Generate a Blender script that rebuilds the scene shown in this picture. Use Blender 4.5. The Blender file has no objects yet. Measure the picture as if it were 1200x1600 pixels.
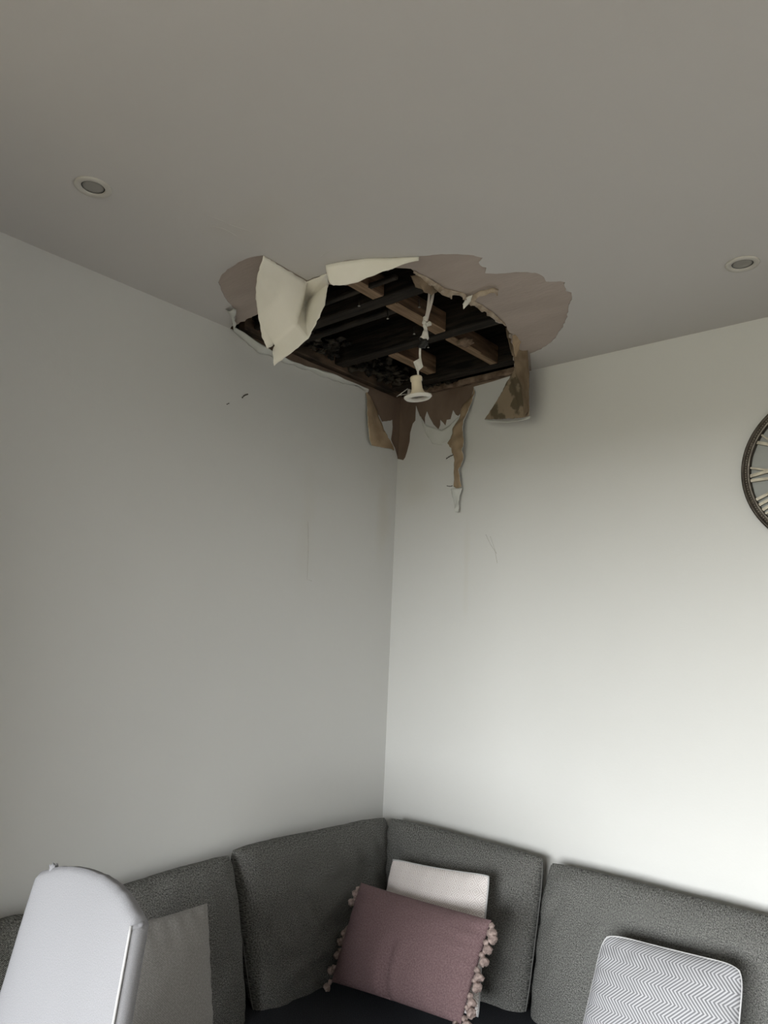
import bpy, bmesh, math, random
from mathutils import Vector, Matrix, noise
from mathutils.geometry import tessellate_polygon

random.seed(7)
S = bpy.context.scene
COL = S.collection

# ------------------------------------------------------------ camera
F = 1142.0                                    # focal length in pixels of the 1200 x 1600 frame
CAM = Vector((1.7624, -2.08694, 1.5))
ROT = Matrix(((0.75780744, 0.0749145, 0.64816334),
              (0.65102884, -0.15299178, -0.74347493),
              (0.04346661, 0.98538385, -0.1647098)))
cd = bpy.data.cameras.new('camera')
cd.sensor_fit = 'VERTICAL'
cd.sensor_height = 36.0
cd.lens = 36.0 * F / 1600.0
cd.clip_start = 0.02
cam = bpy.data.objects.new('camera', cd)
COL.objects.link(cam)
cam.matrix_world = Matrix.Translation(CAM) @ ROT.to_4x4()
S.camera = cam

# ------------------------------------------------------------ colour management
S.view_settings.view_transform = 'Standard'
S.view_settings.look = 'None'
S.view_settings.gamma = 1.0
S.view_settings.use_curve_mapping = False
S.view_settings.exposure = 0.0

# ------------------------------------------------------------ world: bright overcast sky over darker ground
SKY = 42.0
w = bpy.data.worlds.new('overcast_sky')
S.world = w
w.use_nodes = True
nt = w.node_tree
nt.nodes.clear()
tc = nt.nodes.new('ShaderNodeTexCoord')
sx = nt.nodes.new('ShaderNodeSeparateXYZ')
mr = nt.nodes.new('ShaderNodeMapRange')
mr.inputs['From Min'].default_value = -0.5
mr.inputs['From Max'].default_value = 0.5
rp = nt.nodes.new('ShaderNodeValToRGB')
e = rp.color_ramp.elements
e[0].position = 0.0
e[0].color = (0.08, 0.077, 0.06, 1)
e[1].position = 1.0
e[1].color = (0.80, 0.83, 0.85, 1)
for p, c in ((0.495, (0.10, 0.098, 0.075, 1)), (0.505, (0.85, 0.86, 0.84, 1)), (0.56, (0.95, 0.975, 0.975, 1))):
    x = e.new(p)
    x.color = c
bg = nt.nodes.new('ShaderNodeBackground')
bg.inputs['Strength'].default_value = SKY
ow = nt.nodes.new('ShaderNodeOutputWorld')
nt.links.new(tc.outputs['Generated'], sx.inputs[0])
nt.links.new(sx.outputs['Z'], mr.inputs['Value'])
nt.links.new(mr.outputs[0], rp.inputs[0])
nt.links.new(rp.outputs[0], bg.inputs['Color'])
nt.links.new(bg.outputs[0], ow.inputs['Surface'])

# room size, openings
HC = 2.4
XR, YB = 4.2, -5.4
WX0, WX1, WZ0, WZ1 = 0.15, 3.1, 0.55, 2.2    # wide window in the wall behind the camera
pd = bpy.data.lights.new('window_portal', 'AREA')
pd.shape = 'RECTANGLE'
pd.size = WX1 - WX0
pd.size_y = WZ1 - WZ0
pd.cycles.is_portal = True
po = bpy.data.objects.new('window_portal', pd)
COL.objects.link(po)
po.location = ((WX0 + WX1) / 2, YB - 0.11, (WZ0 + WZ1) / 2)
po.rotation_euler = (math.radians(90), 0, 0)     # faces into the room

# ------------------------------------------------------------ helpers
def at(px, py, ax, v):
    """point where the sight line through a photo pixel meets the plane axis = v"""
    r = ROT @ Vector((px - 600.0, 800.0 - py, -F))
    i = 'xyz'.index(ax)
    return CAM + r * ((v - CAM[i]) / r[i])

def lin(h):
    return tuple(((c / 255) / 12.92 if c / 255 <= 0.04045 else ((c / 255 + 0.055) / 1.055) ** 2.4) for c in h)

def mesh_obj(name, bm, mat, parent=None, smooth=True):
    me = bpy.data.meshes.new(name)
    bm.normal_update()
    bm.to_mesh(me)
    bm.free()
    if smooth:
        for p in me.polygons:
            p.use_smooth = True
    o = bpy.data.objects.new(name, me)
    COL.objects.link(o)
    for m in (mat if isinstance(mat, (list, tuple)) else [mat]):
        me.materials.append(m)
    if parent:
        o.parent = parent
        o.matrix_parent_inverse = parent.matrix_world.inverted() if False else Matrix.Translation(-parent.location)
    return o

def empty(name, loc):
    o = bpy.data.objects.new(name, None)
    o.empty_display_size = 0.05
    o.location = loc
    COL.objects.link(o)
    return o

def tag(o, label=None, cat=None, group=None, kind=None):
    if label: o['label'] = label
    if cat: o['category'] = cat
    if group: o['group'] = group
    if kind: o['kind'] = kind
    return o

def struct(o):
    o['kind'] = 'structure'
    return o

def box(bm, lo, hi, bevel=0.0, seg=2, mi=0):
    lo, hi = Vector(lo), Vector(hi)
    r = bmesh.ops.create_cube(bm, size=1.0)
    vs = r['verts']
    for v in vs:
        v.co = Vector(((v.co.x + .5) * (hi.x - lo.x) + lo.x, (v.co.y + .5) * (hi.y - lo.y) + lo.y, (v.co.z + .5) * (hi.z - lo.z) + lo.z))
    if bevel:
        es = list({ed for v in vs for ed in v.link_edges})
        bmesh.ops.bevel(bm, geom=es, offset=bevel, segments=seg, affect='EDGES', profile=0.5)

def tube(bm, pts, rad, n=10, cap=True):
    pts = [Vector(p) for p in pts]
    if not isinstance(rad, (list, tuple)): rad = [rad] * len(pts)
    rings = []
    up = Vector((0.3, 0.2, 1)).normalized()
    t0 = (pts[1] - pts[0]).normalized()
    a = t0.orthogonal().normalized()
    for i, p in enumerate(pts):
        t = (pts[min(i + 1, len(pts) - 1)] - pts[max(i - 1, 0)]).normalized()
        a = (a - t * a.dot(t)).normalized()
        b = t.cross(a)
        rings.append([bm.verts.new(p + (a * math.cos(2 * math.pi * k / n) + b * math.sin(2 * math.pi * k / n)) * rad[i]) for k in range(n)])
    for i in range(len(rings) - 1):
        for k in range(n):
            bm.faces.new((rings[i][k], rings[i][(k + 1) % n], rings[i + 1][(k + 1) % n], rings[i + 1][k]))
    if cap:
        bm.faces.new(rings[0][::-1])
        bm.faces.new(rings[-1])

def lathe(bm, prof, M, n=40):
    """prof: (radius, height) pairs, closed by caps where radius is 0"""
    rings = []
    for r, z in prof:
        if r < 1e-6:
            rings.append([bm.verts.new(M @ Vector((0, 0, z)))])
        else:
            rings.append([bm.verts.new(M @ Vector((r * math.cos(2 * math.pi * k / n), r * math.sin(2 * math.pi * k / n), z))) for k in range(n)])
    for i in range(len(rings) - 1):
        A, B = rings[i], rings[i + 1]
        for k in range(n):
            k2 = (k + 1) % n
            if len(A) == 1 and len(B) == 1: continue
            if len(A) == 1: bm.faces.new((A[0], B[k2], B[k]))
            elif len(B) == 1: bm.faces.new((A[k], A[k2], B[0]))
            else: bm.faces.new((A[k], A[k2], B[k2], B[k]))

def smoothpath(pts, k=6):
    pts = [Vector(p) for p in pts]
    out = []
    for i in range(len(pts) - 1):
        p0, p1, p2, p3 = pts[max(i - 1, 0)], pts[i], pts[i + 1], pts[min(i + 2, len(pts) - 1)]
        for j in range(k):
            t = j / k
            out.append(0.5 * ((2 * p1) + (p2 - p0) * t + (2 * p0 - 5 * p1 + 4 * p2 - p3) * t * t + (3 * p1 - p0 - 3 * p2 + p3) * t ** 3))
    out.append(pts[-1])
    return out

# ------------------------------------------------------------ materials
def new_mat(name):
    m = bpy.data.materials.new(name)
    m.use_nodes = True
    b = m.node_tree.nodes['Principled BSDF']
    return m, m.node_tree, b

def nd(nt, t, **kw):
    n = nt.nodes.new('ShaderNode' + t)
    for k, v in kw.items():
        if hasattr(n, k): setattr(n, k, v)
        else: n.inputs[k.replace('_', ' ')].default_value = v
    return n

def noise_mat(name, c1, c2, scale=5, rough=0.8, detail=6, bump=0.0, bscale=60, bdist=0.002, lo=0.35, hi=0.65, spec=0.3, metal=0.0, coord='Object', stretch=None):
    m, nt, b = new_mat(name)
    L = nt.links
    tc = nd(nt, 'TexCoord')
    src = tc.outputs[coord]
    if stretch:
        mp = nd(nt, 'Mapping')
        mp.inputs['Scale'].default_value = stretch
        L.new(src, mp.inputs[0])
        src = mp.outputs[0]
    n = nd(nt, 'TexNoise', Scale=scale, Detail=detail)
    L.new(src, n.inputs['Vector'])
    r = nd(nt, 'ValToRGB')
    r.color_ramp.elements[0].position = lo
    r.color_ramp.elements[1].position = hi
    r.color_ramp.elements[0].color = (*c1, 1)
    r.color_ramp.elements[1].color = (*c2, 1)
    L.new(n.outputs['Fac'], r.inputs[0])
    L.new(r.outputs[0], b.inputs['Base Color'])
    b.inputs['Roughness'].default_value = rough
    b.inputs['Specular IOR Level'].default_value = spec
    b.inputs['Metallic'].default_value = metal
    if bump:
        n2 = nd(nt, 'TexNoise', Scale=bscale, Detail=4)
        L.new(src, n2.inputs['Vector'])
        bp = nd(nt, 'Bump', Strength=bump, Distance=bdist)
        L.new(n2.outputs['Fac'], bp.inputs['Height'])
        L.new(bp.outputs[0], b.inputs['Normal'])
    return m

def paint_mat(name, base, marks, bump=0.25, rough=0.55, warm=(0.5, 0.42, 0.25)):
    """old painted lining paper: faint mottling, roller texture, water stains (centre, radii, strength)"""
    m, nt, b = new_mat(name)
    L = nt.links
    geo = nd(nt, 'NewGeometry')
    pos = geo.outputs['Position']
    n = nd(nt, 'TexNoise', Scale=1.3, Detail=5)
    L.new(pos, n.inputs['Vector'])
    r = nd(nt, 'ValToRGB')
    r.color_ramp.elements[0].position = 0.3
    r.color_ramp.elements[1].position = 0.7
    r.color_ramp.elements[0].color = (*[c * 0.965 for c in base], 1)
    r.color_ramp.elements[1].color = (*base, 1)
    L.new(n.outputs['Fac'], r.inputs[0])
    colr = r.outputs[0]
    wob = nd(nt, 'TexNoise', Scale=9, Detail=5)
    L.new(pos, wob.inputs['Vector'])
    for (ctr, rad, strength, col) in marks:
        mp = nd(nt, 'Mapping')
        mp.inputs['Location'].default_value = [-ctr[i] / rad[i] for i in range(3)]
        mp.inputs['Scale'].default_value = [1 / rad[i] for i in range(3)]
        L.new(pos, mp.inputs[0])
        ln = nd(nt, 'VectorMath', operation='LENGTH')
        L.new(mp.outputs[0], ln.inputs[0])
        ad = nd(nt, 'Math', operation='MULTIPLY_ADD')
        L.new(wob.outputs['Fac'], ad.inputs[0])
        ad.inputs[1].default_value = 1.2
        L.new(ln.outputs['Value'], ad.inputs[2])
        rg = nd(nt, 'MapRange', interpolation_type='SMOOTHSTEP')
        rg.inputs['From Min'].default_value = 0.6
        rg.inputs['From Max'].default_value = 1.6
        rg.inputs['To Min'].default_value = strength
        rg.inputs['To Max'].default_value = 0.0
        L.new(ad.outputs[0], rg.inputs['Value'])
        mx = nd(nt, 'Mix', data_type='RGBA')
        L.new(rg.outputs[0], mx.inputs['Factor'])
        L.new(colr, mx.inputs[6])
        mx.inputs[7].default_value = (*col, 1)
        colr = mx.outputs[2]
    L.new(colr, b.inputs['Base Color'])
    b.inputs['Roughness'].default_value = rough
    b.inputs['Specular IOR Level'].default_value = 0.25
    n2 = nd(nt, 'TexNoise', Scale=170, Detail=3)
    n3 = nd(nt, 'TexNoise', Scale=5.5, Detail=4)
    L.new(pos, n2.inputs['Vector'])
    L.new(pos, n3.inputs['Vector'])
    b1 = nd(nt, 'Bump', Strength=bump * 0.6, Distance=0.0012)
    L.new(n2.outputs['Fac'], b1.inputs['Height'])
    b2 = nd(nt, 'Bump', Strength=bump, Distance=0.012)
    L.new(n3.outputs['Fac'], b2.inputs['Height'])
    L.new(b1.outputs[0], b2.inputs['Normal'])
    L.new(b2.outputs[0], b.inputs['Normal'])
    return m

def fabric_mat(name, dark, light, freq=430.0, bump=0.5, lo=0.38, hi=0.66, twill=0.35, rough=0.95, patch=0.0):
    """woven cloth: twill ribs and flecks in metres of the UV map"""
    m, nt, b = new_mat(name)
    L = nt.links
    uv = nd(nt, 'TexCoord')
    n = nd(nt, 'TexNoise', Scale=freq, Detail=3)
    L.new(uv.outputs['UV'], n.inputs['Vector'])
    wv = nd(nt, 'TexWave', Scale=freq * 0.55, Distortion=2.0)
    wv.bands_direction = 'DIAGONAL'
    L.new(uv.outputs['UV'], wv.inputs['Vector'])
    mx = nd(nt, 'Mix', data_type='FLOAT')
    mx.inputs[0].default_value = twill
    L.new(n.outputs['Fac'], mx.inputs[2])
    L.new(wv.outputs['Fac'], mx.inputs[3])
    r = nd(nt, 'ValToRGB')
    r.color_ramp.elements[0].position = lo
    r.color_ramp.elements[1].position = hi
    r.color_ramp.elements[0].color = (*dark, 1)
    r.color_ramp.elements[1].color = (*light, 1)
    L.new(mx.outputs[0], r.inputs[0])
    L.new(r.outputs[0], b.inputs['Base Color'])
    b.inputs['Roughness'].default_value = rough
    b.inputs['Specular IOR Level'].default_value = 0.1
    bp = nd(nt, 'Bump', Strength=bump, Distance=0.0015)
    L.new(mx.outputs[0], bp.inputs['Height'])
    L.new(bp.outputs[0], b.inputs['Normal'])
    return m

def stripe_mat(name, base, line, kind, period, band, duty=0.5, soft=0.15, fleck=0.15):
    """woven chevrons (u + tri(v)) or nested diamonds (tri(u) + tri(v)); UV in metres"""
    m, nt, b = new_mat(name)
    L = nt.links
    uv = nd(nt, 'TexCoord')
    s = nd(nt, 'SeparateXYZ')
    L.new(uv.outputs['UV'], s.inputs[0])
    def tri(sock, per):
        p = nd(nt, 'Math', operation='PINGPONG')
        L.new(sock, p.inputs[0])
        p.inputs[1].default_value = per
        return p.outputs[0]
    ad = nd(nt, 'Math', operation='ADD')
    if kind == 'chevron':
        L.new(s.outputs['X'], ad.inputs[0])
        mul = nd(nt, 'Math', operation='MULTIPLY')
        L.new(tri(s.outputs['Y'], band), mul.inputs[0])
        mul.inputs[1].default_value = 1.0
        L.new(mul.outputs[0], ad.inputs[1])
    else:
        L.new(tri(s.outputs['X'], band), ad.inputs[0])
        L.new(tri(s.outputs['Y'], band), ad.inputs[1])
    pp = nd(nt, 'Math', operation='PINGPONG')
    L.new(ad.outputs[0], pp.inputs[0])
    pp.inputs[1].default_value = period / 2
    rg = nd(nt, 'MapRange', interpolation_type='SMOOTHSTEP')
    rg.inputs['From Min'].default_value = period / 2 * (duty - soft)
    rg.inputs['From Max'].default_value = period / 2 * (duty + soft)
    L.new(pp.outputs[0], rg.inputs['Value'])
    n = nd(nt, 'TexNoise', Scale=600, Detail=2)
    L.new(uv.outputs['UV'], n.inputs['Vector'])
    mm = nd(nt, 'Mix', data_type='FLOAT')
    mm.inputs[0].default_value = fleck
    L.new(rg.outputs[0], mm.inputs[2])
    L.new(n.outputs['Fac'], mm.inputs[3])
    mx = nd(nt, 'Mix', data_type='RGBA')
    L.new(mm.outputs[0], mx.inputs['Factor'])
    mx.inputs[6].default_value = (*base, 1)
    mx.inputs[7].default_value = (*line, 1)
    L.new(mx.outputs[2], b.inputs['Base Color'])
    b.inputs['Roughness'].default_value = 0.9
    b.inputs['Specular IOR Level'].default_value = 0.1
    bp = nd(nt, 'Bump', Strength=0.3, Distance=0.001)
    L.new(mm.outputs[0], bp.inputs['Height'])
    L.new(bp.outputs[0], b.inputs['Normal'])
    return m

def plain(name, col, rough=0.5, metal=0.0, spec=0.4):
    return noise_mat(name, [c * 0.93 for c in col], col, scale=30, rough=rough, spec=spec, metal=metal)

YST = (0.46, 0.40, 0.25)
M_wall = paint_mat('wall_paint', (0.665, 0.665, 0.65), [
    ((0, -0.07, 1.93), (0.3, 0.05, 0.28), 0.16, YST),
    ((0.10, 0, 2.03), (0.12, 0.3, 0.10), 0.12, YST),
    ((0, -0.45, 1.85), (0.3, 0.05, 0.32), 0.07, YST),
    ((0.33, 0, 1.75), (0.02, 0.3, 0.25), 0.10, YST)])
M_ceil = paint_mat('ceiling_paint', (0.60, 0.584, 0.572), [
    ((0.55, -1.15, 2.4), (0.2, 0.1, 0.3), 0.08, YST)], bump=0.2)
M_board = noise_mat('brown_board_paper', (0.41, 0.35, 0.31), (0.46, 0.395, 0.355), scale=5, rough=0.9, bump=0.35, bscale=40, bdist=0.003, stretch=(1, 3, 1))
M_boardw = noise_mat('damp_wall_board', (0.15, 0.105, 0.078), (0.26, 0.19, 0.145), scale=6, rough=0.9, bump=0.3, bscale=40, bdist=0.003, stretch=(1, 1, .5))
M_paper = noise_mat('torn_lining_paper', (0.80, 0.775, 0.69), (0.88, 0.855, 0.785), scale=7, rough=0.75, bump=0.15, bscale=25, bdist=0.002)
M_wpaper = noise_mat('torn_wall_paper', (0.60, 0.61, 0.58), (0.68, 0.69, 0.665), scale=9, rough=0.7, bump=0.3, bscale=40, bdist=0.003)
M_tan = noise_mat('tan_paper_backing', (0.30, 0.215, 0.135), (0.46, 0.35, 0.235), scale=14, rough=0.85, bump=0.4, bscale=60, bdist=0.002)
M_patchy = noise_mat('patchy_damp_backing', (0.125, 0.10, 0.065), (0.30, 0.235, 0.165), scale=16, rough=0.85, detail=3, lo=0.47, hi=0.53, bump=0.3)
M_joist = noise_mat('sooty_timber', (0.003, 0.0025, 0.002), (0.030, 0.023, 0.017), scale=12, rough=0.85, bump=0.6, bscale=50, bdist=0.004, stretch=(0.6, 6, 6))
M_nog = noise_mat('pine_noggin', (0.06, 0.035, 0.02), (0.17, 0.102, 0.06), scale=10, rough=0.75, bump=0.3, bscale=40, bdist=0.002, stretch=(8, 0.8, 8))
M_nog_lit = noise_mat('lit_pine_underside', (0.17, 0.11, 0.065), (0.30, 0.205, 0.13), scale=10, rough=0.75, stretch=(8, 0.8, 8))  # paler pine for undersides, light from below put into the colour
M_batten = noise_mat('sooty_brown_timber', (0.02, 0.015, 0.011), (0.12, 0.08, 0.055), scale=16, rough=0.9, bump=0.6, bscale=60, stretch=(1, .5, 1))
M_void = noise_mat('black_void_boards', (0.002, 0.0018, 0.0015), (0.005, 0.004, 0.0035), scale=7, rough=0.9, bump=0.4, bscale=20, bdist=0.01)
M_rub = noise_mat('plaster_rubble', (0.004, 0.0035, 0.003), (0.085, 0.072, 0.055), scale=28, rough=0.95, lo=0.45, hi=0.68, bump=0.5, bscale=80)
M_strip = noise_mat('brown_strip_paper', (0.14, 0.10, 0.065), (0.27, 0.205, 0.14), scale=18, rough=0.9, bump=0.4, bscale=70, stretch=(1, 1, .4))
M_curl = noise_mat('pale_board_core', (0.30, 0.235, 0.175), (0.50, 0.42, 0.335), scale=40, rough=0.9, bump=0.5, bscale=120)
M_chunk = noise_mat('brown_chunk', (0.09, 0.06, 0.042), (0.25, 0.18, 0.13), scale=30, rough=0.95, bump=0.5)
M_white = plain('white_plastic', (0.72, 0.70, 0.65), rough=0.4)
M_cream = plain('cream_ceramic', (0.70, 0.62, 0.47), rough=0.5)
M_cable = plain('pale_cable', (0.62, 0.57, 0.53), rough=0.5)
M_tape = noise_mat('white_tape', (0.55, 0.54, 0.50), (0.74, 0.72, 0.68), scale=50, rough=0.7, bump=0.4)
M_black = plain('black_plastic', (0.012, 0.012, 0.012), rough=0.5)
M_red = plain('red_core', (0.35, 0.02, 0.015), rough=0.5)
M_steel = noise_mat('spring_steel', (0.35, 0.34, 0.32), (0.5, 0.49, 0.46), scale=40, rough=0.35, metal=1.0)
M_lens = plain('frosted_lamp_lens', (0.30, 0.29, 0.27), rough=0.25, spec=0.5)
M_bezel = plain('painted_bezel', (0.56, 0.54, 0.50), rough=0.45)
M_sofa = fabric_mat('grey_weave', (0.020, 0.020, 0.019), (0.31, 0.31, 0.295), freq=340, twill=0.28, bump=0.8, lo=0.40, hi=0.68)
M_seat = fabric_mat('charcoal_weave', (0.022, 0.024, 0.030), (0.058, 0.062, 0.073), freq=300)
M_mauve = fabric_mat('mauve_linen', (0.150, 0.096, 0.102), (0.228, 0.156, 0.163), freq=260, bump=0.35, twill=0.15)
M_sofapipe = plain('grey_piping', (0.13, 0.13, 0.125), rough=0.9)
M_linen = fabric_mat('grey_linen', (0.25, 0.24, 0.235), (0.35, 0.34, 0.33), freq=260, bump=0.35, twill=0.15)
M_slip = fabric_mat('pale_grey_slipcover', (0.27, 0.27, 0.288), (0.335, 0.335, 0.355), freq=650, bump=0.25, twill=0.15)
M_pipe = plain('pale_piping', (0.52, 0.52, 0.53), rough=0.8)
M_pale = stripe_mat('pink_diamond_weave', (0.86, 0.82, 0.81), (0.55, 0.47, 0.46), 'diamond', 0.0068, 0.017, duty=0.72, soft=0.2)
M_chev = stripe_mat('grey_chevron_weave', (0.50, 0.50, 0.525), (0.15, 0.15, 0.16), 'chevron', 0.0082, 0.026, duty=0.50, soft=0.25)
M_tassel = noise_mat('dusty_tassel', (0.22, 0.165, 0.15), (0.45, 0.355, 0.325), scale=120, rough=0.9, bump=0.5, bscale=400)
M_wood = noise_mat('dark_feet', (0.03, 0.018, 0.01), (0.06, 0.038, 0.022), scale=20, rough=0.5)
M_floor = noise_mat('oak_floor', (0.17, 0.135, 0.095), (0.27, 0.215, 0.155), scale=4, rough=0.5, stretch=(1, 9, 1))
M_bronze = noise_mat('aged_bronze', (0.035, 0.028, 0.022), (0.09, 0.075, 0.06), scale=60, rough=0.5, metal=0.6)
M_pewter = noise_mat('worn_pewter', (0.16, 0.14, 0.12), (0.30, 0.275, 0.24), scale=50, rough=0.45, metal=0.5)
M_num = noise_mat('brushed_champagne', (0.32, 0.29, 0.23), (0.48, 0.44, 0.36), scale=45, rough=0.45, metal=0.5)
M_face = noise_mat('grey_clock_face', (0.30, 0.31, 0.30), (0.36, 0.37, 0.355), scale=5, rough=0.35)
M_trim = plain('white_trim', (0.72, 0.72, 0.70), rough=0.4)
M_mark = noise_mat('dark_scuff', (0.05, 0.045, 0.04), (0.12, 0.11, 0.10), scale=80, rough=0.9)

gm, gnt, gb = new_mat('window_glass')
gnt.nodes.remove(gb)
tr = nd(gnt, 'BsdfTransparent')
gl = nd(gnt, 'BsdfGlossy')
gl.inputs['Roughness'].default_value = 0.02
fr = nd(gnt, 'Fresnel')
fr.inputs['IOR'].default_value = 1.3
ms = nd(gnt, 'MixShader')
gnt.links.new(fr.outputs[0], ms.inputs[0])
gnt.links.new(tr.outputs[0], ms.inputs[1])
gnt.links.new(gl.outputs[0], ms.inputs[2])
gnt.links.new(ms.outputs[0], gnt.nodes['Material Output'].inputs['Surface'])
M_glass = gm

# ------------------------------------------------------------ room shell
def poly_sheet(name, outer, holes, mat, parent=None, drop=None, smooth=False):
    """flat sheet with holes; outer and holes are lists of 3D points; drop = thickness vector"""
    rings = [[Vector(p) for p in outer]] + [[Vector(p) for p in h] for h in holes]
    tris = tessellate_polygon(rings)
    flat = [p for r in rings for p in r]
    bm = bmesh.new()
    vs = [bm.verts.new(p) for p in flat]
    for t in tris:
        try: bm.faces.new([vs[i] for i in t])
        except ValueError: pass
    if drop is not None:
        d = Vector(drop)
        vs2 = [bm.verts.new(p + d) for p in flat]
        for t in tris:
            try: bm.faces.new([vs2[i] for i in reversed(t)])
            except ValueError: pass
        k = 0
        for r in rings:
            n = len(r)
            for i in range(n):
                a, b_ = k + i, k + (i + 1) % n
                try: bm.faces.new((vs[a], vs[b_], vs2[b_], vs2[a]))
                except ValueError: pass
            k += n
        bmesh.ops.recalc_face_normals(bm, faces=bm.faces)
    return mesh_obj(name, bm, mat, parent, smooth)

def ragged(pts, amp=0.006, step=0.012, seed=0, closed=True):
    """subdivide a polyline and roughen it in its own plane"""
    out = []
    n = len(pts)
    for i in range(n if closed else n - 1):
        a, b_ = pts[i], pts[(i + 1) % n]
        L_ = (b_ - a).length
        m = max(1, int(L_ / step))
        for j in range(m):
            p = a.lerp(b_, j / m)
            if j:
                q = p * 60 + Vector((seed * 7.3, seed, 0))
                o = Vector((noise.noise(q), noise.noise(q + Vector((31, 7, 3))), noise.noise(q + Vector((5, 77, 9))))) * amp * 2
                d = b_ - a
                for k in range(3):
                    if all(abs(pp[k] - pts[0][k]) < 1e-5 for pp in pts): o[k] = 0
                p = p + o
            out.append(p)
    if not closed: out.append(pts[-1])
    return out

C = lambda px, py, z=HC: at(px, py, 'z', z)

# outline where the ceiling paper is gone (photo outline brought onto the ceiling plane)
paint_px = [(412, 399), (392, 402), (372, 410), (355, 421), (345, 432), (341, 441), (347, 456), (358, 474), (366, 483), (367, 500), (364, 512)]
paint_rt = [(828, 553), (846, 546), (862, 534), (876, 516), (884, 500), (888, 483), (894, 465), (893, 457), (884, 455),
            (883, 441), (868, 440), (853, 440), (850, 433), (842, 428), (824, 425), (806, 425), (790, 427), (775, 428), (758, 427),
            (760, 418), (750, 414), (748, 410), (754, 403), (740, 399), (715, 397), (690, 397), (657, 400), (640, 403), (600, 403), (545, 406), (512, 416), (509, 427), (480, 438)]
o1 = [C(*p) for p in paint_px]
o1[-1].x = 0.0
o2 = [C(*p) for p in paint_rt]
first = C(828, 574); first.x, first.y = 0.56, 0.0
second = C(828, 553)
notch = ragged([o1[-1]] + o1[-2::-1], 0.003, 0.012, 1, closed=False) + ragged(list(reversed(o2)), 0.003, 0.01, 2, closed=False) + [Vector((0.575, 0.0, HC))]
ceil_outer = [Vector((0, YB, HC))] + notch + [Vector((XR, 0, HC)), Vector((XR, YB, HC))]
struct(poly_sheet('ceiling', ceil_outer, [], M_ceil, drop=(0, 0, 0.0018)))

# board behind the paper, with the hole through it
hole_px = [(401, 492), (412, 478), (440, 462), (470, 452), (500, 444), (518, 445), (545, 445), (575, 428), (600, 423), (625, 419),
           (642, 420), (650, 432), (664, 434), (676, 440), (684, 452), (704, 461), (718, 462), (730, 472), (744, 480), (758, 487), (769, 493),
           (774, 503), (790, 508), (796, 520), (801, 545), (806, 578)]
h = [C(*p, HC + 0.0022) for p in hole_px]
zb = HC + 0.0022
hstart = C(366, 508, zb); hstart.x = 0
hend = Vector((0.515, 0, zb))
bo = [Vector((0, -1.15, zb))] + ragged([hstart] + h + [hend], 0.007, 0.012, 3, closed=False) + [Vector((1.15, 0, zb)), Vector((1.15, -1.15, zb))]
tag(poly_sheet('ceiling_board', bo, [], M_board, drop=(0, 0, 0.011)), 'bare brown ceiling board with a ragged hole where the paper tore away', 'plasterboard')

# walls: painted skin with the torn-off corner, board behind
Lw = lambda px, py: at(px, py, 'x', 0.0)
Rw = lambda px, py: at(px, py, 'y', 0.0)
lt = [Vector((0, o1[-1].y, HC)), Lw(385, 524), Lw(402, 534), Lw(430, 551), Lw(470, 571), Lw(500, 580), Lw(530, 592), Lw(548, 600), Lw(572, 607), Lw(574, 612), Lw(584, 634), Lw(597, 659), Lw(613, 656), Lw(613, 672), Lw(611, 687), Lw(617, 700), Lw(621, 714)]
for p in lt: p.z = min(p.z, HC)
lt.append(Vector((0, 0, 2.165)))
wl = [Vector((0, YB, 0)), Vector((0, YB, HC))] + ragged(lt, 0.002, 0.012, 5, closed=False) + [Vector((0, 0, 0))]
struct(poly_sheet('wall_left', wl, [], M_wall, drop=(-0.0018, 0, 0)))
rt = [Vector((0, 0, 2.165)), Rw(630, 719), Rw(633, 715), Rw(636, 706), Rw(640, 690), Rw(641, 676), Rw(645, 662), Rw(649, 657), Rw(650, 634), Rw(652, 640), Rw(656, 650), Rw(664, 664),
      Rw(664, 652), Rw(667, 643), Rw(671, 652), Rw(677, 663), Rw(685, 671), Rw(688, 664), Rw(688, 656), Rw(692, 660), Rw(696, 665), Rw(698, 656), Rw(704, 655), Rw(708, 641), Rw(712, 648), Rw(716, 650),
      Rw(726, 638), Rw(736, 622), Rw(741, 604), Rw(770, 596), Rw(795, 588)]
for p in rt: p.z = min(p.z, HC)
rt.append(Vector((0.56, 0, HC)))
wr = [Vector((0, 0, 0))] + rt + [Vector((XR, 0, HC)), Vector((XR, 0, 0))]
struct(poly_sheet('wall_back', wr, [], M_wall, drop=(0, 0.0018, 0)))
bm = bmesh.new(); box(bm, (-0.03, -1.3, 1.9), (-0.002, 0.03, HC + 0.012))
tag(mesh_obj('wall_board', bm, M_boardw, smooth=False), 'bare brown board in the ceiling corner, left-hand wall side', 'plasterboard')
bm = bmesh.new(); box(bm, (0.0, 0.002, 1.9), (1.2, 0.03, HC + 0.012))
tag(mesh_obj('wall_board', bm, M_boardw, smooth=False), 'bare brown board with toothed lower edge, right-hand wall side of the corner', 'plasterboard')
# masonry behind so no light leaks
bm = bmesh.new(); box(bm, (-0.20, YB - 0.2, -0.05), (-0.032, 0.2, 2.72)); struct(mesh_obj('trim_1', bm, M_void, smooth=False))
bm = bmesh.new(); box(bm, (-0.03, 0.032, -0.05), (XR + 0.2, 0.2, 2.72)); struct(mesh_obj('trim_2', bm, M_void, smooth=False))

bm = bmesh.new(); box(bm, (XR, YB - 0.2, -0.05), (XR + 0.15, 0.03, HC + 0.3)); struct(mesh_obj('wall_right', bm, M_wall, smooth=False))
bm = bmesh.new(); box(bm, (-0.03, YB - 0.2, -0.08), (XR + 0.1, 0.03, 0.0)); struct(mesh_obj('floor', bm, M_floor, smooth=False))
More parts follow.
